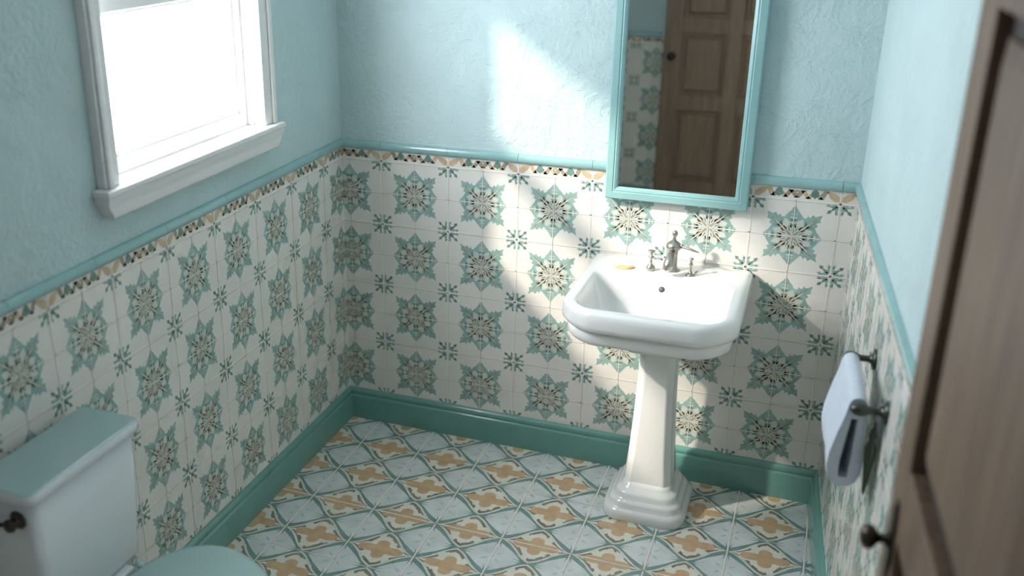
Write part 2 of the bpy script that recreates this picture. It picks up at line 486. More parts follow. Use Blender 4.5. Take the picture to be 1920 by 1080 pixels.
# front wall, behind the camera, seen in the mirror
P = Plane((rx(YF), YF, 0), (-1, 0, 0), (0, 0, 1), (0, 1, 0), (0, rx(YF), .05, ZR))
tile_wall(P, .1 * CELL, CELL)
FWD_ = rx(YF)
P.mb.face([P.P(0, 0), P.P(FWD_, 0), P.P(FWD_, ZR), P.P(0, ZR)], 'tile')
P.mb.face([P.P(0, ZR), P.P(FWD_, ZR), P.P(FWD_, H), P.P(0, H)], 'plaster')
tag(P.mb.build('wall_front'), 'wall behind the camera seen only in the mirror', 'wall', 'structure')

mb = MB(); mb.face([(0, YF, H), (FWD_, YF, H), (XR, 0, H), (0, 0, H)], 'ceiling')
tag(mb.build('ceiling'), 'plain white ceiling', 'ceiling', 'structure')

# floor: ogee lattice with gold quatrefoils
QX, QY, FX, FY = .8896 * .26, .7622 * .26, .5386 * .26, .7642 * .26
P = Plane((0, 0, 0), (1, 0, 0), (0, -1, 0), (0, 0, 1), (0, FWD_, 0, -YF))
P.mb.face([P.P(0, 0), P.P(FWD_, 0), P.P(FWD_, -YF), P.P(0, -YF)], 'f_teal')
def ogee(x, amp=.035):           # half height of the gold cell at x in 0..1
    t = x if x < .5 else 1 - x
    base = t
    return max(0, base - amp * math.sin(2 * PI * t * 2) * .9)
def cell_poly(inset, top=True, n=16, amp=.035):
    """gold cell outline centred on (0,0), spanning -.5..+.5 in both, shrunk by inset"""
    up = []
    for i in range(n + 1):
        x = i / n; y = ogee(x, amp)
        up.append((x - .5, y))
    pts = up + [(x, -y) for x, y in reversed(up[1:-1])]
    out = []
    for x, y in pts:
        r = math.hypot(x, y); k = max(0.0, (r - inset) / r) if r > 0 else 0
        out.append((x * k, y * k))
    return out
def floor_variant():
    L = []
    L.append((rough_poly(cell_poly(.014), .007, .05), 'f_cream', 2))
    L.append((rough_poly(cell_poly(.040), .006, .06), 'f_wash', 3))
    L.append((rough_poly(cell_poly(.048), .006, .06), 'f_cream', 4))
    # broken brown line
    o = cell_poly(.052, n=20); q = cell_poly(.104, n=20); n = len(o)
    gap = random.randint(0, 4)
    for i in range(n):
        if (i + gap) % 9 in (0, 1): continue
        x, y = o[i]
        if abs(x) > .40 : continue
        j = (i + 1) % n
        w = random.uniform(.45, 1.2) + (.5 if abs(x) < .12 else 0)
        qi = (o[i][0] + (q[i][0] - o[i][0]) * w, o[i][1] + (q[i][1] - o[i][1]) * w)
        qj = (o[j][0] + (q[j][0] - o[j][0]) * w, o[j][1] + (q[j][1] - o[j][1]) * w)
        L.append(([o[i], o[j], qj, qi], 'f_brown', 5))
    # gold quatrefoil
    qf = []
    for i in range(48):
        a = 2 * PI * i / 48
        c, s_ = abs(math.cos(a)), abs(math.sin(a))
        rx_ = .33 * max(0, math.cos(2 * a)) ** .75 if c > s_ else 0
        ry_ = .245 * max(0, -math.cos(2 * a)) ** .42 if s_ > c else 0
        r = max(.145, rx_, ry_)
        qf.append((r * math.cos(a), r * math.sin(a)))
    L.append((rough_poly(qf, .006, .05), 'f_gold', 6))
    for sg in (-1, 1):
        L.append((rough_poly(leaf(sg * .22, .03 * sg, 0 if sg > 0 else PI, .16, .03), .004, .05), 'f_brown', 5))
    return L
FV = [floor_variant() for _ in range(4)]
def pale_variant():
    L = []
    pts = []
    for i in range(36):
        a = 2 * PI * i / 36
        c, s_ = abs(math.cos(a)), abs(math.sin(a))
        r = .405 / ((c ** 1.15 + s_ ** 1.15) ** (1 / 1.15))
        pts.append((r * math.cos(a), r * math.sin(a)))
    L.append((rough_poly(pts, .008, .05), 'f_cell', 1))
    for i in range(4):
        a = math.radians(45 + 90 * i)
        L.append((rough_poly(leaf(.08 * math.cos(a), .08 * math.sin(a), a + random.uniform(-.2, .2), .13, .045), .006, .04), 'f_wash', 2))
        a = math.radians(90 * i)
        for sg in (-1, 1):
            L.append((rough_poly(leaf(.47 * math.cos(a), .47 * math.sin(a), a + PI + sg * .22, .22, .022), .003, .05), 'f_teal', 2))
    L.append((disc(0, 0, .03, 7), 'f_wash', 2))
    return L
PVV = [pale_variant() for _ in range(3)]
for mI in range(-2, 10):
    for nI in range(-2, 20):
        cx, cy = FX + (mI + .5) * QX, FY + nI * QY
        s1, s2 = random.choice((-1, 1)), random.choice((-1, 1))
        for poly, kk, ly in random.choice(FV):
            P.paint([(cx + s1 * x * QX, cy + s2 * y * QY) for x, y in poly], kk, ly)
        cx, cy = FX + mI * QX, FY + (nI + .5) * QY
        for poly, kk, ly in random.choice(PVV):
            P.paint([(cx + s1 * x * QX, cy + s2 * y * QY) for x, y in poly], kk, ly)
for mI in range(-1, 9):
    x = FX + mI * QX
    P.paint([(x - .0028, 0), (x + .0028, 0), (x + .0028, 3.42), (x - .0028, 3.42)], 'grout', 8)
    P.paint([(x + .0012, 0), (x + .0024, 0), (x + .0024, 3.42), (x + .0012, 3.42)], 'joint', 9)
for nI in range(-1, 14):
    y = FY + (.5 + 1.5 * nI) * QY
    w = .0030 if nI == 1 else .0016
    P.paint([(0, y - w), (2.1, y - w), (2.1, y + w), (0, y + w)], 'grout', 8)
    P.paint([(0, y + w * .4), (2.1, y + w * .4), (2.1, y + w), (0, y + w)], 'joint', 9)
tag(P.mb.build('floor'), 'tiled floor with gold quatrefoils in teal ogee cells', 'floor', 'structure')

# extruded mouldings along walls
def moulding(name, o, u, n, length, prof, k, joints=None, label=None, u0=0.0):
    """prof: list of (height, depth) from the wall's bottom to the wall's top"""
    o, u, n = Vector(o), Vector(u).normalized(), Vector(n).normalized()
    mb = MB(); cuts = [u0] + sorted(j for j in (joints or []) if u0 < j < length) + [length]
    for a, b in zip(cuts[:-1], cuts[1:]):
        g = .0006 if joints else 0
        ra = [o + u * (a + g) + n * d + Vector((0, 0, z)) for z, d in prof]
        rb = [o + u * (b - g) + n * d + Vector((0, 0, z)) for z, d in prof]
        mb.grid([ra, rb], k, True, True, True, smooth=True)
    ob = mb.build(name)
    es = ob.modifiers.new('split', 'EDGE_SPLIT'); es.split_angle = math.radians(40)
    return tag(ob, label, 'moulding', 'structure')
RAILP = [(1.106, 0)] + [(1.1225 + .0165 * math.sin(t), .003 + .013 * math.cos(t)) for t in [math.radians(x) for x in range(-80, 91, 17)]] + [(1.1385, 0)]
BASEP = [(0, 0), (0, .0195), (.092, .0195), (.097, .0175), (.101, .0125), (.105, .0135), (.112, .015), (.119, .0125), (.124, .007), (.127, .002), (.127, 0)]
mj = [(.6173 + i) * CELL for i in range(0, 8)]
moulding('trim_1', (0, 0, 0), (1, 0, 0), (0, -1, 0), XR, RAILP, 'rail', mj, 'teal glazed rail capping the back wall tiles')
moulding('trim_2', (0, 0, 0), (0, -1, 0), (1, 0, 0), -YF, RAILP, 'rail', [i * .3 + .2 for i in range(12)], 'teal glazed rail capping the left wall tiles')
moulding('trim_3', (XR, 0, 0), RW, RN, D0 - .07, RAILP, 'rail', [i * .3 + .2 for i in range(12)], 'teal glazed rail capping the right wall tiles')
moulding('trim_4', (0, YF, 0), (1, 0, 0), (0, 1, 0), .60, RAILP, 'rail', None, 'teal rail on the wall behind the camera')
moulding('baseboard_back', (0, 0, 0), (1, 0, 0), (0, -1, 0), XR, BASEP, 'base', None, 'green painted baseboard along the back wall')
moulding('baseboard_left', (0, 0, 0), (0, -1, 0), (1, 0, 0), -YF, BASEP, 'base', None, 'green painted baseboard along the left wall')
moulding('baseboard_right', (XR, 0, 0), RW, RN, D0 - .07, BASEP, 'base', None, 'green painted baseboard along the right wall')
moulding('baseboard_front', (0, YF, 0), (1, 0, 0), (0, 1, 0), .60, BASEP, 'base', None, 'green baseboard behind the camera')

# ------------------------------------------------------------------ window
win = tag(empty('window_1', (0, (OY0 + OY1) / 2, OZ0)), 'white wooden sash window in the left wall', 'window', 'structure')
def wpart(mb, name, bevel=.003, parent=None):
    o = mb.build(name, parent or win, bevel=bevel)
    par = o.parent; off = Vector(win.location)
    if parent is None or parent is win: o.location = -off
    return o
CW = .073; CT = .028
mb = MB()                                         # casing boards
yl0, yl1 = -1.345, -1.287
yr0, yr1 = OY1 - .022, OY1 + CW - .022
mb.box((0, yl0, OZ0 + .012), (CT, yl1, OZ1), 'winpaint')
mb.box((CT, yl0 + .008, OZ0 + .012), (CT + .008, yl0 + .026, OZ1), 'winpaint')
mb.box((0, yr0 + .004, OZ0 + .012), (CT, yr1, OZ1), 'winpaint')
mb.box((CT, yr1 - .026, OZ0 + .012), (CT + .008, yr1 - .006, OZ1), 'winpaint')
mb.box((0, yl0 - .01, OZ1), (CT + .006, yr1 + .01, OZ1 + .09), 'winpaint')
mb.box((0, yl0 - .022, OZ1 + .09), (CT + .02, yr1 + .022, OZ1 + .11), 'winpaint')
wpart(mb, 'window_casing')
mb = MB()                                         # stool and moulded apron
mb.box((-.055, OY0, OZ0 - .012), (0, OY1, OZ0 + .010), 'winpaint')
mb.box((0, yl0 - .022, OZ0 - .006), (.052, yr1 + .018, OZ0 + .012), 'winpaint')
sill = wpart(mb, 'window_sill', .004)
mb = MB()
AP = [(1.224, .034, .020), (1.228, .038, .019), (1.240, .040, .014), (1.252, .040, .004), (1.262, .042, -.001), (1.272, .046, -.004), (1.284, .047, -.004)]
mb.grid([[(0, yl0 - .012 + i_, z), (d, yl0 - .012 + i_, z), (d, yr1 + .010 - i_, z), (0, yr1 + .010 - i_, z)] for z, d, i_ in AP], 'winpaint', True, True, True, smooth=False)
wpart(mb, 'window_apron', .0015)
def sash(x0, x1, z0, z1, name):
    st = .028; br = .048
    mb = MB()
    mb.box((x0, OY0 + .012, z0), (x1, OY0 + .012 + st, z1), 'winpaint')
    mb.box((x0, OY1 - .012 - st, z0), (x1, OY1 - .012, z1), 'winpaint')
    mb.box((x0, OY0 + .012 + st, z0), (x1, OY1 - .012 - st, z0 + br), 'winpaint')
    mb.box((x0, OY0 + .012 + st, z1 - .036), (x1, OY1 - .012 - st, z1), 'winpaint')
    o = wpart(mb, name, .003)
    g = MB(); xm = x0 + .003
    # thin inner bead and glass
    y0, y1, za, zb = OY0 + .012 + st, OY1 - .012 - st, z0 + br, z1 - .036
    for q in (((xm, y0, za), (x1 - .010, y0 + .009, zb)), ((xm, y1 - .009, za), (x1 - .010, y1, zb)), ((xm, y0 + .009, za), (x1 - .010, y1 - .009, za + .010)), ((xm, y0 + .009, zb - .009), (x1 - .010, y1 - .009, zb))):
        g.box(*q, 'winpaint')
    b = g.build('glazing_bead', o, bevel=.0015)
    g = MB(); g.face([(xm - .002, y0, za), (xm - .002, y1, za), (xm - .002, y1, zb), (xm - .002, y0, zb)], 'glass')
    tag(g.build('window_pane', o), 'clear pane glowing with daylight')
    return o
ZM = 1.742
sash(-.075, -.040, OZ0 + .004, ZM, 'lower_sash')
sash(-.112, -.078, ZM - .032, OZ1, 'upper_sash')
mb = MB()                                         # stops on the jambs
mb.box((-.038, OY0, OZ0 + .010), (-.022, OY0 + .014, OZ1), 'winpaint')
mb.box((-.038, OY1 - .014, OZ0 + .010), (-.022, OY1, OZ1), 'winpaint')
mb.box((-.12, OY0, OZ0), (-.076, OY0 + .012, OZ1), 'winpaint')
mb.box((-.12, OY1 - .012, OZ0), (-.076, OY1, OZ1), 'winpaint')
wpart(mb, 'window_stop', .002)

# ------------------------------------------------------------------ mirror
mir = tag(empty('wall_mirror', (1.2205, -.012, 1.024)), 'tall rectangular mirror in a teal wooden frame hanging over the sink', 'mirror')
mw, mh, fw, ft = .457, .98, .041, .032
mb = MB()
def mframe(prof):
    # profile: (inset, y) around the rectangle
    rings = []
    for ins, y in prof:
        x0, x1, z0, z1 = -mw / 2 + ins, mw / 2 - ins, ins, mh - ins
        rings.append([(x0, y, z0), (x1, y, z0), (x1, y, z1), (x0, y, z1)])
    return rings
mb.grid(mframe([(fw, 0), (0, 0), (0, -.026), (.003, -.030), (.024, -.032), (.027, -.029), (.030, -.031), (.038, -.027), (fw, -.020), (fw, 0)]), 'framepaint', True, smooth=False)
mf = mb.build('mirror_frame', mir, bevel=.0012)
mb = MB(); mb.box((-mw / 2 + fw - .004, -.0185, fw - .004), (mw / 2 - fw + .004, -.0165, mh - fw + .004), 'silver')
mb.build('mirror_glass', mir)
for a_, b_ in (((-mw / 2 + .01, 0, .012), (-mw / 2 + .03, .0118, .05)), ((mw / 2 - .03, 0, .012), (mw / 2 - .01, .0118, .05)), ((-.02, 0, mh - .05), (.02, .0118, mh - .02))):
    mb = MB(); mb.box(a_, b_, 'framepaint'); mb.build('spacer', mir)

# ------------------------------------------------------------------ pedestal sink
SX = 1.227; SZ = .82
sink = tag(empty('pedestal_sink', (SX, 0, 0)), 'white porcelain pedestal sink with squared basin under the mirror', 'sink')
def rrect(hw, y0, y1, r_back, r_front, z, n=8):
    """rounded rectangle loop; x in -hw..hw, y from y0 (front, negative) to y1 (back)"""
    pts = []
    for (cx, cy, r, a0) in ((hw - r_back, y1 - r_back, r_back, 0), (-hw + r_back, y1 - r_back, r_back, 90),
                            (-hw + r_front, y0 + r_front, r_front, 180), (hw - r_front, y0 + r_front, r_front, 270)):
        for i in range(n + 1):
            a = math.radians(a0 + 90 * i / n)
            px_, py_ = r * math.cos(a), r * math.sin(a)
            if a0 >= 180 and r > .08:      # front corners lean towards a straight cut
                t = i / n; a1 = math.radians(a0); a2 = math.radians(a0 + 90)
                lx = r * (math.cos(a1) * (1 - t) + math.cos(a2) * t); ly = r * (math.sin(a1) * (1 - t) + math.sin(a2) * t)
                px_ += (lx - px_) * .42; py_ += (ly - py_) * .42
            pts.append((cx + px_, cy + py_, z))
    return pts
HW = .264; YB = -.003; Yf = -.555
mb = MB(); R = []
def ring(ins, z, rb, rf, yb=None, yf_extra=0): R.append(rrect(HW - ins, Yf + ins + yf_extra, (YB - ins if yb is None else yb), max(.004, rb), rf, z))
# underside neck up to the slab, then over the rim and down into the basin
ring(.175, .600, .03, .03, -.13, .075)
ring(.165, .625, .03, .035, -.10, .07)
ring(.120, .672, .03, .05, -.05, .045)
ring(.062, .698, .03, .07, -.01, .015)
ring(.034, .704, .02, .09, YB)
ring(.024, .709, .02, .094, YB)
ring(.019, .719, .02, .096, YB)
ring(.019, .744, .02, .096, YB)
ring(.022, .750, .02, .094, YB)
ring(.008, .756, .02, .105, YB)
ring(.001, .764, .02, .112, YB)
ring(.000, .775, .02, .114, YB)
ring(.001, .798, .02, .114, YB)
ring(.004, .810, .02, .112, YB)
ring(.011, .8175, .02, .106, YB - .004)
ring(.020, .8195, .018, .098, YB - .010)
# top ledge, basin mouth (back ledge deep for the taps)
def bring(hw, yf, yb, rb, rf, z): R.append(rrect(hw, yf, yb, rb, rf, z))
bring(.226, -.515, -.175, .030, .075, .8190)
bring(.221, -.510, -.180, .032, .075, .8165)
bring(.216, -.505, -.185, .035, .075, .808)
bring(.208, -.497, -.193, .040, .075, .775)
bring(.194, -.483, -.205, .045, .075, .735)
bring(.170, -.460, -.225, .05, .075, .705)
bring(.120, -.420, -.260, .06, .06, .690)
bring(.050, -.370, -.310, .028, .028, .684)
mb.grid(R, 'porcelain', True, True, True)
bas = mb.build('basin', sink)
# pedestal: chamfered column flaring down to a stepped plinth
def octo(hx, y0, y1, ch, z, rnd=3):
    ch = min(ch, hx * .95, (y1 - y0) / 2 * .95)
    return [(hx, y0 + ch, z), (hx, y1 - ch, z), (hx - ch, y1, z), (-hx + ch, y1, z), (-hx, y1 - ch, z), (-hx, y0 + ch, z), (-hx + ch, y0, z), (hx - ch, y0, z)]
mb = MB()
cx0 = .012
def ocol(hx, yc, hy, ch, z): return [(x + cx0, y, zz) for x, y, zz in octo(hx, yc - hy, yc + hy, ch, z)]
def rc(hx, yc, hy, r, z): return [(x + cx0, y, zz) for x, y, zz in rrect(hx, yc - hy, yc + hy, r, r, z, 8)]
col = [(.074, .075, .604), (.066, .068, .596), (.058, .062, .585), (.0575, .0615, .50), (.062, .066, .36), (.069, .074, .22), (.078, .083, .105)]
mb.grid([ocol(a, -.20, b_, .020, z) for a, b_, z in col], 'porcelain', True, False, True, smooth=False)
pc = mb.build('pedestal_column', sink, bevel=.005, seg=3)
mb = MB()      # raised fillets at the column corners
for sx in (-1, 1):
    for t in (0, 1):
        pts0 = []
        for a, b_, z in col[2:]:
            xx = cx0 + sx * (a + .001); yy = -.20 - b_ * (.45 - .35 * t)
            pts0.append((xx, yy, z))
        mb.tube(pts0, .0035, 'porcelain', 8)
mb.build('column_reeding', sink)
mb = MB()
pl = [(.139, .150, .040, 0), (.142, .153, .046, .004), (.143, .154, .048, .026), (.139, .150, .046, .036), (.131, .142, .042, .040), (.126, .137, .042, .044),
      (.125, .136, .042, .056), (.120, .131, .040, .064), (.112, .123, .036, .067), (.108, .119, .036, .072), (.106, .117, .036, .084), (.101, .111, .034, .091), (.092, .099, .030, .095), (.086, .092, .028, .103), (.081, .086, .024, .112), (.070, .075, .024, .116)]
mb.grid([rc(a * .965, -.205, b_ * .985, min(r * 1.45, a * .9), z) for a, b_, r, z in pl], 'porcelain', True, True, True)
mb.build('plinth', sink)
mb = MB(); mb.lathe([(.0, 0), (.017, 0), (.019, .002), (.014, .0045), (0, .005)], 'nickel', (0, -.340, .6842))
mb.build('drain', sink)
mb = MB()
mb.lathe([(.0, -.001), (.0095, -.001), (.0095, .0012), (.0, .0014)], 'hole', (-.002, -.1905, .783), (0, -1, .22))
mb.build('overflow_hole', sink)
# central spout
FXO = .012; FYO = -.098
fa = MB()
fa.lathe([(.024, 0), (.025, .004), (.020, .008), (.0165, .012), (.0155, .02), (.0145, .05), (.0155, .066), (.019, .072), (.0235, .077), (.025, .083), (.0235, .089), (.018, .096), (.010, .101), (.006, .104)], 'nickel', (FXO, FYO, SZ - .001))
fa.tube([(FXO, FYO - .010, SZ + .060), (FXO - .001, FYO - .030, SZ + .063), (FXO - .002, FYO - .050, SZ + .056), (FXO - .003, FYO - .064, SZ + .040), (FXO - .004, FYO - .070, SZ + .022)], [.011, .0125, .0145, .017, .0165], 'nickel', 20)
sp = fa.build('spout', sink)
fa = MB(); fa.lathe([(.004, 0), (.0065, .004), (.0045, .010), (.005, .014), (.0085, .020), (.0085, .027), (.005, .033), (.001, .035)], 'nickel', (FXO, FYO, SZ + .101), (.05, 0, 1), 16)
fa.build('finial', sp)
fa = MB(); fa.tube([(FXO + .018, FYO - .003, SZ + .084), (FXO + .035, FYO - .008, SZ + .085), (FXO + .058, FYO - .016, SZ + .082), (FXO + .083, FYO - .022, SZ + .077)], [.0055, .0042, .004, .0018], 'nickel', 12)
fa.lathe([(.004, 0), (.006, .005), (.004, .010)], 'nickel', (FXO + .026, FYO - .006, SZ + .083), (0, 0, 1), 12)
fa.build('lever', sp)
tp = MB()
tp.lathe([(.012, 0), (.0145, .006), (.0135, .014), (.008, .020), (.0038, .024), (.0034, .036), (.0045, .042), (.009, .045), (.009, .048), (.004, .051), (.0032, .058), (.006, .062), (.0115, .065), (.0115, .068), (.005, .070)], 'nickel', (0, 0, 0), (0, 0, 1), 20)
t1 = tp.build('tap_valve', sink); t1.location = (-.053, -.122, SZ - .001); t1['label'] = 'nickel tap stem with flat cap'
tp = MB()
tp.lathe([(.015, 0), (.016, .003), (.012, .006), (.006, .010), (.0036, .014), (.0034, .032), (.007, .036), (.0045, .042), (.0032, .050), (.007, .054), (.006, .058), (.002, .060)], 'nickel', (0, 0, 0), (0, 0, 1), 20)
tp.tube([(.006, -.002, .006), (.014, .000, .009), (.022, .004, .016)], [.0045, .0038, .002], 'nickel', 10)
t2 = tp.build('tap_valve', sink); t2.location = (.075, -.125, SZ - .001); t2['label'] = 'nickel tap stem with small side lever'

# soap on the sink's left ledge
sp_ = tag(empty('soap_bar', (1.092, -.135, SZ - .0005), .25), 'thin amber sliver of soap on the sink ledge left of the taps', 'soap')
mb = MB()
R = []
for z, k in ((0, .92), (.003, 1.0), (.006, .9), (.008, .6)):
    R.append([((.033 * math.cos(a) + .004 * math.sin(2 * a)) * k, (.011 * math.sin(a) + .003 * math.cos(2 * a)) * k, z) for a in [2 * PI * i / 24 for i in range(24)]])
mb.grid(R, 'soap', True, True, True); mb.build('soap_body', sp_)
mb = MB(); mb.grid([[(.012 + .018 * k * math.cos(a), .009 + .007 * k * math.sin(a), z) for a in [2 * PI * i / 18 for i in range(18)]] for z, k in ((0, .9), (.006, 1), (.0095, .7))], 'soapwhite', True, True, True)
mb.build('lather', sp_)

# ------------------------------------------------------------------ toilet
TY = -1.72
toi = tag(empty('toilet', (0, TY, 0)), 'pale close-coupled toilet with dark lever against the left wall', 'toilet')
def trr(x0, x1, hy, r, z, n=6):
    pts = []
    for (cx, cy, a0) in ((x1 - r, hy - r, 0), (x0 + r, hy - r, 90), (x0 + r, -hy + r, 180), (x1 - r, -hy + r, 270)):
        for i in range(n + 1):
            a = math.radians(a0 + 90 * i / n); pts.append((cx + r * math.cos(a), cy + r * math.sin(a), z))
    return pts
mb = MB()
mb.grid([trr(.040, .175, .150, .02, .425), trr(.034, .182, .160, .022, .44), trr(.032, .188, .172, .022, .60), trr(.032, .190, .178, .022, .768)], 'toilet', True, True, True)
mb.build('tank', toi)
mb = MB()
mb.grid([trr(.029, .196, .184, .022, .768), trr(.026, .203, .190, .024, .772), trr(.026, .204, .191, .024, .790), trr(.0275, .2015, .189, .022, .797)], 'toilet', True, True, False)
mb.grid([trr(.0275, .2015, .189, .022, .797), trr(.033, .196, .184, .018, .8005)], 'lidcol', True, False, True)  # white lid's top painted darker, standing for shade and wall reflection
tl = mb.build('tank_lid', toi); tl['label'] = 'white tank lid, top painted darker blue-green as shade'
mb = MB()
mb.lathe([(.019, 0), (.022, .003), (.019, .007), (.012, .010), (.009, .016), (.013, .021), (.016, .028), (.012, .035), (.001, .038)], 'bronze', (.150, -.178, .728), (0, -1, 0), 24)
mb.tube([(.150, -.200, .728), (.135, -.205, .727), (.100, -.207, .722), (.068, -.207, .715)], [.005, .0055, .005, .007], 'bronze', 12)
fl = mb.build('flush_lever', toi); fl['label'] = 'dark bronze flush lever with round knob'
# bowl
def egg(cx, a_f, a_b, hy, z, n=36):
    return [(cx + (a_f if math.cos(t) > 0 else a_b) * math.cos(t), hy * math.sin(t) * (1 - .08 * max(0, math.cos(t))), z) for t in [2 * PI * i / n for i in range(n)]]
mb = MB()
BX = .375
mb.grid([egg(.36, .20, .16, .115, 0), egg(.36, .205, .165, .12, .01), egg(.36, .19, .16, .105, .06), egg(.36, .175, .16, .098, .16), egg(.38, .20, .17, .13, .25), egg(.40, .245, .19, .172, .33), egg(BX, .21, .165, .200, .375), egg(BX, .212, .165, .202, .39)], 'toilet', True, True, True)
mb.build('bowl', toi).location.y = .035
mb = MB(); mb.box((.04, -.11, .33), (.20, .11, .426), 'toilet'); mb.build('tank_shelf', toi, bevel=.01)
mb = MB(); mb.grid([egg(BX, .215, .165, .205, .391), egg(BX, .220, .17, .210, .395), egg(BX, .220, .17, .210, .403), egg(BX, .215, .165, .205, .408)], 'toilet', True, True, True)
mb.build('seat', toi).location.y = .045
mb = MB(); mb.grid([egg(BX, .220, .166, .208, .410), egg(BX, .226, .172, .214, .413), egg(BX, .226, .172, .214, .422), egg(BX, .220, .166, .208, .428), egg(BX, .20, .15, .19, .431), egg(BX, .10, .08, .09, .433)], 'lidcol', True, True, True)
mb.build('seat_lid', toi).location.y = .045
for s_ in (-1, 1):
    mb = MB(); mb.lathe([(.010, 0), (.011, .004), (.008, .010), (.002, .012)], 'lidcol', (.214, .035 + s_ * .075, .425), (0, 0, 1), 14)
    mb.build('hinge', toi)

# ------------------------------------------------------------------ towel rail and towel
def rw(s, off, z):
    """point at distance s along the right wall from the corner, off inwards, height z"""
    return Vector((XR, 0, z)) + RW * s + RN * off
BZ = .925; S0, S1 = .84, 1.12; BO = .056
tr_ = tag(empty('towel_rail', rw((S0 + S1) / 2, 0, BZ)), 'dark iron towel rail with two wall posts on the right wall', 'towel rail')
off0 = -Vector(tr_.location)
def trp(mb, name, label=None):
    o = mb.build(name, tr_); o.location = off0
    if label: o['label'] = label
    return o
mb = MB(); mb.tube([rw(S0 - .012, BO, BZ), rw(S1 + .012, BO, BZ)], .0065, 'iron', 14); trp(mb, 'rail_bar')
for s_ in (S0, S1):
    mb = MB()
    q = rw(s_, .001, BZ - .0)
    mb.lathe([(.026, 0), (.0255, .004), (.017, .007), (.011, .010), (.0080, .017), (.0078, .032), (.010, .038), (.0135, .045), (.0145, .056), (.0120, .066), (.006, .072), (.001, .074)], 'iron', q, RN, 22)
    o = trp(mb, 'wall_post')
    mb = MB(); mb.lathe([(.001, 0), (.004, .001), (.003, .004), (.001, .005)], 'nickel', rw(s_, .012, BZ + .016), RN, 12)
    trp(mb, 'screw')
mb = MB()      # turned drop hanging below the near post
mb.lathe([(.001, 0), (.004, .010), (.006, .035), (.011, .090), (.013, .120), (.008, .135), (.006, .140), (.009, .150), (.006, .165), (.004, .185)], 'iron', rw(S1 - .01, .020, BZ - .215), (0, 0, 1), 18)
trp(mb, 'drop_finial', 'dark tapering drop hanging from the near post')
mb = MB()      # towel folded over the bar, thick rounded bottom
tw = tag(empty('hand_towel', rw((S0 + S1) / 2, BO, BZ - .2)), 'folded white hand towel draped over the iron towel rail', 'towel')
def tsec(s, j=0.0):
    prof = []
    # closed loop cross-section in (off, z): outer loop of a towel hanging in a tear shape
    T = .016
    outer = []
    for i in range(13):
        a = math.radians(180 - 180 * i / 12); outer.append((BO + .021 * math.cos(a), BZ + .003 + .020 * math.sin(a)))
    # wall side goes down
    outer += [(BO + -.021 + .0, BZ - .03)] if False else []
    return outer
def towel_outline(j):
    pts = []
    cxo, czo = BO, BZ
    # top arch over the bar, room side to wall side
    for i in range(9):
        a = math.radians(170 - 160 * i / 8); pts.append((cxo - .019 * math.cos(a), czo - .002 + .019 * math.sin(a)))
    pts.reverse()
    room = [(.024, -.03), (.034, -.07), (.044, -.12), (.047, -.155), (.043, -.180)]
    bottom = [(.032, -.198), (.015, -.207), (-.006, -.204), (-.019, -.192)]
    wall = [(-.026, -.170), (-.026, -.13), (-.023, -.09), (-.020, -.04)]
    seq = [(cxo + dx, czo + dz) for dx, dz in room + bottom + wall]
    return pts, seq
TS0, TS1 = S0 + .012, S1 - .020
rings = []
NS = 22
for i in range(NS + 1):
    t = i / NS; s = TS0 + (TS1 - TS0) * t
    top, seq = towel_outline(t)
    # room side first point must join the arch's room end (larger off)
    loop = sorted(top, key=lambda q: q[0]) + seq
    e = min(1, .82 + .18 * math.sin(PI * min(1, t * 12) / 2)) * min(1, .82 + .18 * math.sin(PI * min(1, (1 - t) * 12) / 2))
    cx_ = sum(q[0] for q in loop) / len(loop); cz_ = sum(q[1] for q in loop) / len(loop)
    wv = .002 * math.sin(t * 9) ; lp = []
    for (o_, z_) in loop:
        d = (z_ - BZ) / -.22
        lp.append(rw(s, o_ + wv * max(0, d), z_))
    rings.append(lp)
mb.grid(rings, 'towel', True, False, False)
# end faces: thick folded layers with a dark hollow between them
for si, ringp in ((TS1, rings[-1]), (TS0, rings[0])):
    top, seq = towel_outline(0); loop = sorted(top, key=lambda q: q[0]) + seq
    cx_ = BO + .006; inner = []
    for (o_, z_) in loop:
        zc = BZ - .012 if z_ > BZ - .03 else z_
        kx = .30
        zi = max(min(z_, BZ - .035), BZ - .185)
        tt = (BZ - zi) / .22
        mid = cx_ + .002 + .012 * (tt - .5)
        inner.append((mid + (o_ - mid) * kx, zi))
    A = ringp; B = [rw(si, o_, z_) for o_, z_ in inner]
    D_ = [rw(si + (-.10 if si == TS1 else .05), o_, z_) for o_, z_ in inner]
    mb.grid([A, B, D_], 'towel', True, False, True, smooth=False)
o = mb.build('towel_cloth', tw); o.location = -Vector(tw.location)
bv = o.modifiers.new('bevel', 'BEVEL'); bv.width = .005; bv.segments = 3; bv.angle_limit = math.radians(50)

# door casing of the doorway
for k_, (a_, b_, z0, z1) in enumerate(((D0 - .07, D0, 0, DTOP + .07), (D1, D1 + .07, 0, DTOP + .07), (D0, D1, DTOP, DTOP + .07))):
    mb = MB()
    q0 = [rw(a_, .0005, z0), rw(b_, .0005, z0), rw(b_, .018, z0), rw(a_, .018, z0)]
    mb.grid([q0, [c + Vector((0, 0, z1 - z0)) for c in q0]], 'winpaint', True, True, True, False)
    tag(mb.build('trim_%d' % (5 + k_), bevel=.003), 'white casing board of the open doorway', 'moulding', 'structure')

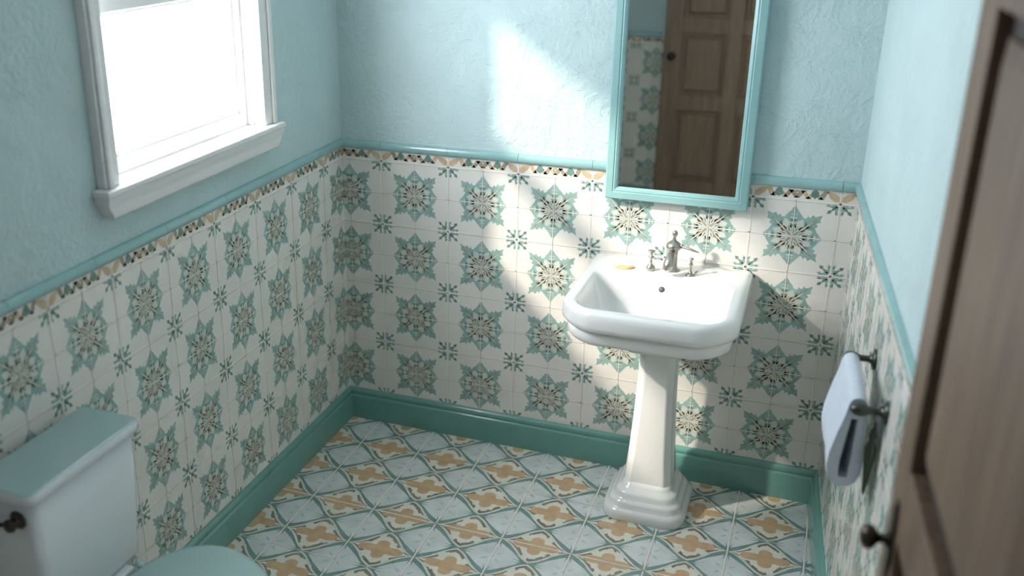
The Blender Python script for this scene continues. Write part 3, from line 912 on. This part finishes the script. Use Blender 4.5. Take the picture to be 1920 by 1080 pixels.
# ------------------------------------------------------------------ open wooden door by the right wall
DOFF = .055; DT = .036; DS0 = 1.625; DWID = .82; DH = 2.02
dr = tag(empty('door_1', rw(DS0 + DWID / 2, DOFF - DT / 2, 0)), 'brown panelled wooden door standing open along the right wall', 'door', 'structure')
offd = -Vector(dr.location)
def dbox(mb, s0, s1, o0, o1, z0, z1, k):
    r0 = [rw(s0, o0, z0), rw(s1, o0, z0), rw(s1, o1, z0), rw(s0, o1, z0)]
    mb.grid([r0, [q + Vector((0, 0, z1 - z0)) for q in r0]], k, True, True, True, False)
def dpart(mb, name, bevel=0, parent=None, label=None):
    o = mb.build(name, parent or dr, bevel=bevel)
    if not parent: o.location = offd
    if label: o['label'] = label
    return o
mb = MB()
st = .108
fo, bo = DOFF, DOFF - DT
dbox(mb, DS0, DS0 + st, bo, fo, .008, DH, 'doorwood'); dbox(mb, DS0 + DWID - st, DS0 + DWID, bo, fo, .008, DH, 'doorwood')
RAILS = [(.008, .22), (1.0, 1.13), (1.835, DH)]
for z0, z1 in RAILS: dbox(mb, DS0 + st, DS0 + DWID - st, bo, fo, z0, z1, 'doorwood')
dpart(mb, 'door_frame', .003)
for z0, z1 in ((.22, 1.0), (1.13, 1.835)):
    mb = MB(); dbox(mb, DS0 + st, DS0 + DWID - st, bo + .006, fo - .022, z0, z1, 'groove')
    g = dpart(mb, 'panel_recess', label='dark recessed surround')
    mb = MB()
    a0, a1, b0, b1 = DS0 + st + .034, DS0 + DWID - st - .034, z0 + .034, z1 - .034
    r = [[rw(s_, o_, z_) for s_, z_ in ((a0 + i_, b0 + i_), (a1 - i_, b0 + i_), (a1 - i_, b1 - i_), (a0 + i_, b1 - i_))] for i_, o_ in ((0, fo - .022), (0, fo - .014), (.035, fo - .004), (.036, fo - .004))]
    mb.grid(r, 'doorwood', True, False, True, False)
    dpart(mb, 'raised_panel', .001)
KS, KZ = DS0 + .074, .980
mb = MB()
r = []
for o_, k in ((0, 1), (.004, 1), (.006, .8)):
    r.append([rw(KS + .020 * k * math.cos(a), fo + o_, KZ + .078 * k * math.sin(a)) for a in [2 * PI * i / 24 for i in range(24)]])
mb.grid(r, 'bronze', True, True, True)
kp = dpart(mb, 'lock_plate', label='dark oval backplate')
mb = MB(); mb.lathe([(.015, 0), (.014, .004), (.008, .008), (.0075, .014), (.010, .018), (.018, .023), (.0215, .030), (.020, .038), (.012, .044), (.001, .046)], 'bronze', rw(KS, fo + .005, KZ), RN, 26)
kn = dpart(mb, 'door_knob', label='dark bronze round knob')
for z in (.25, 1.78):
    mb = MB(); mb.tube([rw(DS0 + DWID + .006, fo - .004, z - .045), rw(DS0 + DWID + .006, fo - .004, z + .045)], .006, 'bronze', 12)
    dpart(mb, 'hinge')

# closed brown door in the wall behind the camera (reflected by the mirror)
d2 = tag(empty('door_2', (1.05, YF, 0)), 'brown panelled closet door reflected in the mirror', 'door', 'structure')
mb = MB()
W2 = .43
mb.box((-W2, .001, .005), (-W2 + .11, .036, 2.03), 'closetwood'); mb.box((W2 - .11, .001, .005), (W2, .036, 2.03), 'closetwood')
mb.box((-.045, .001, .005), (.045, .036, 2.03), 'closetwood')
for z0, z1 in ((.005, .2), (.66, .76), (1.14, 1.24), (1.90, 2.03)):
    for xa, xb in ((-W2 + .11, -.045), (.045, W2 - .11)):
        mb.box((xa, .001, z0), (xb, .036, z1), 'closetwood')
mb.build('door_frame', d2, bevel=.004)
for xa, xb in ((-W2 + .11, -.045), (.045, W2 - .11)):
    for z0, z1 in ((.2, .66), (.76, 1.14), (1.24, 1.90)):
        m2 = MB(); m2.box((xa, .001, z0), (xb, .012, z1), 'closetwood')
        r = [[(x, y, z) for x, z in ((xa + i_, z0 + i_), (xb - i_, z0 + i_), (xb - i_, z1 - i_), (xa + i_, z1 - i_))] for i_, y in ((.02, .012), (.035, .024), (.036, .024))]
        m2.grid(r, 'closetwood', True, False, True, False)
        m2.build('raised_panel', d2)
m2 = MB(); m2.lathe([(.024, 0), (.022, .006), (.010, .010), (.009, .03), (.022, .04), (.024, .052), (.012, .062), (.001, .063)], 'bronze', (-W2 + .055, .036, 1.0), (0, 1, 0), 20)
m2.build('door_knob', d2)
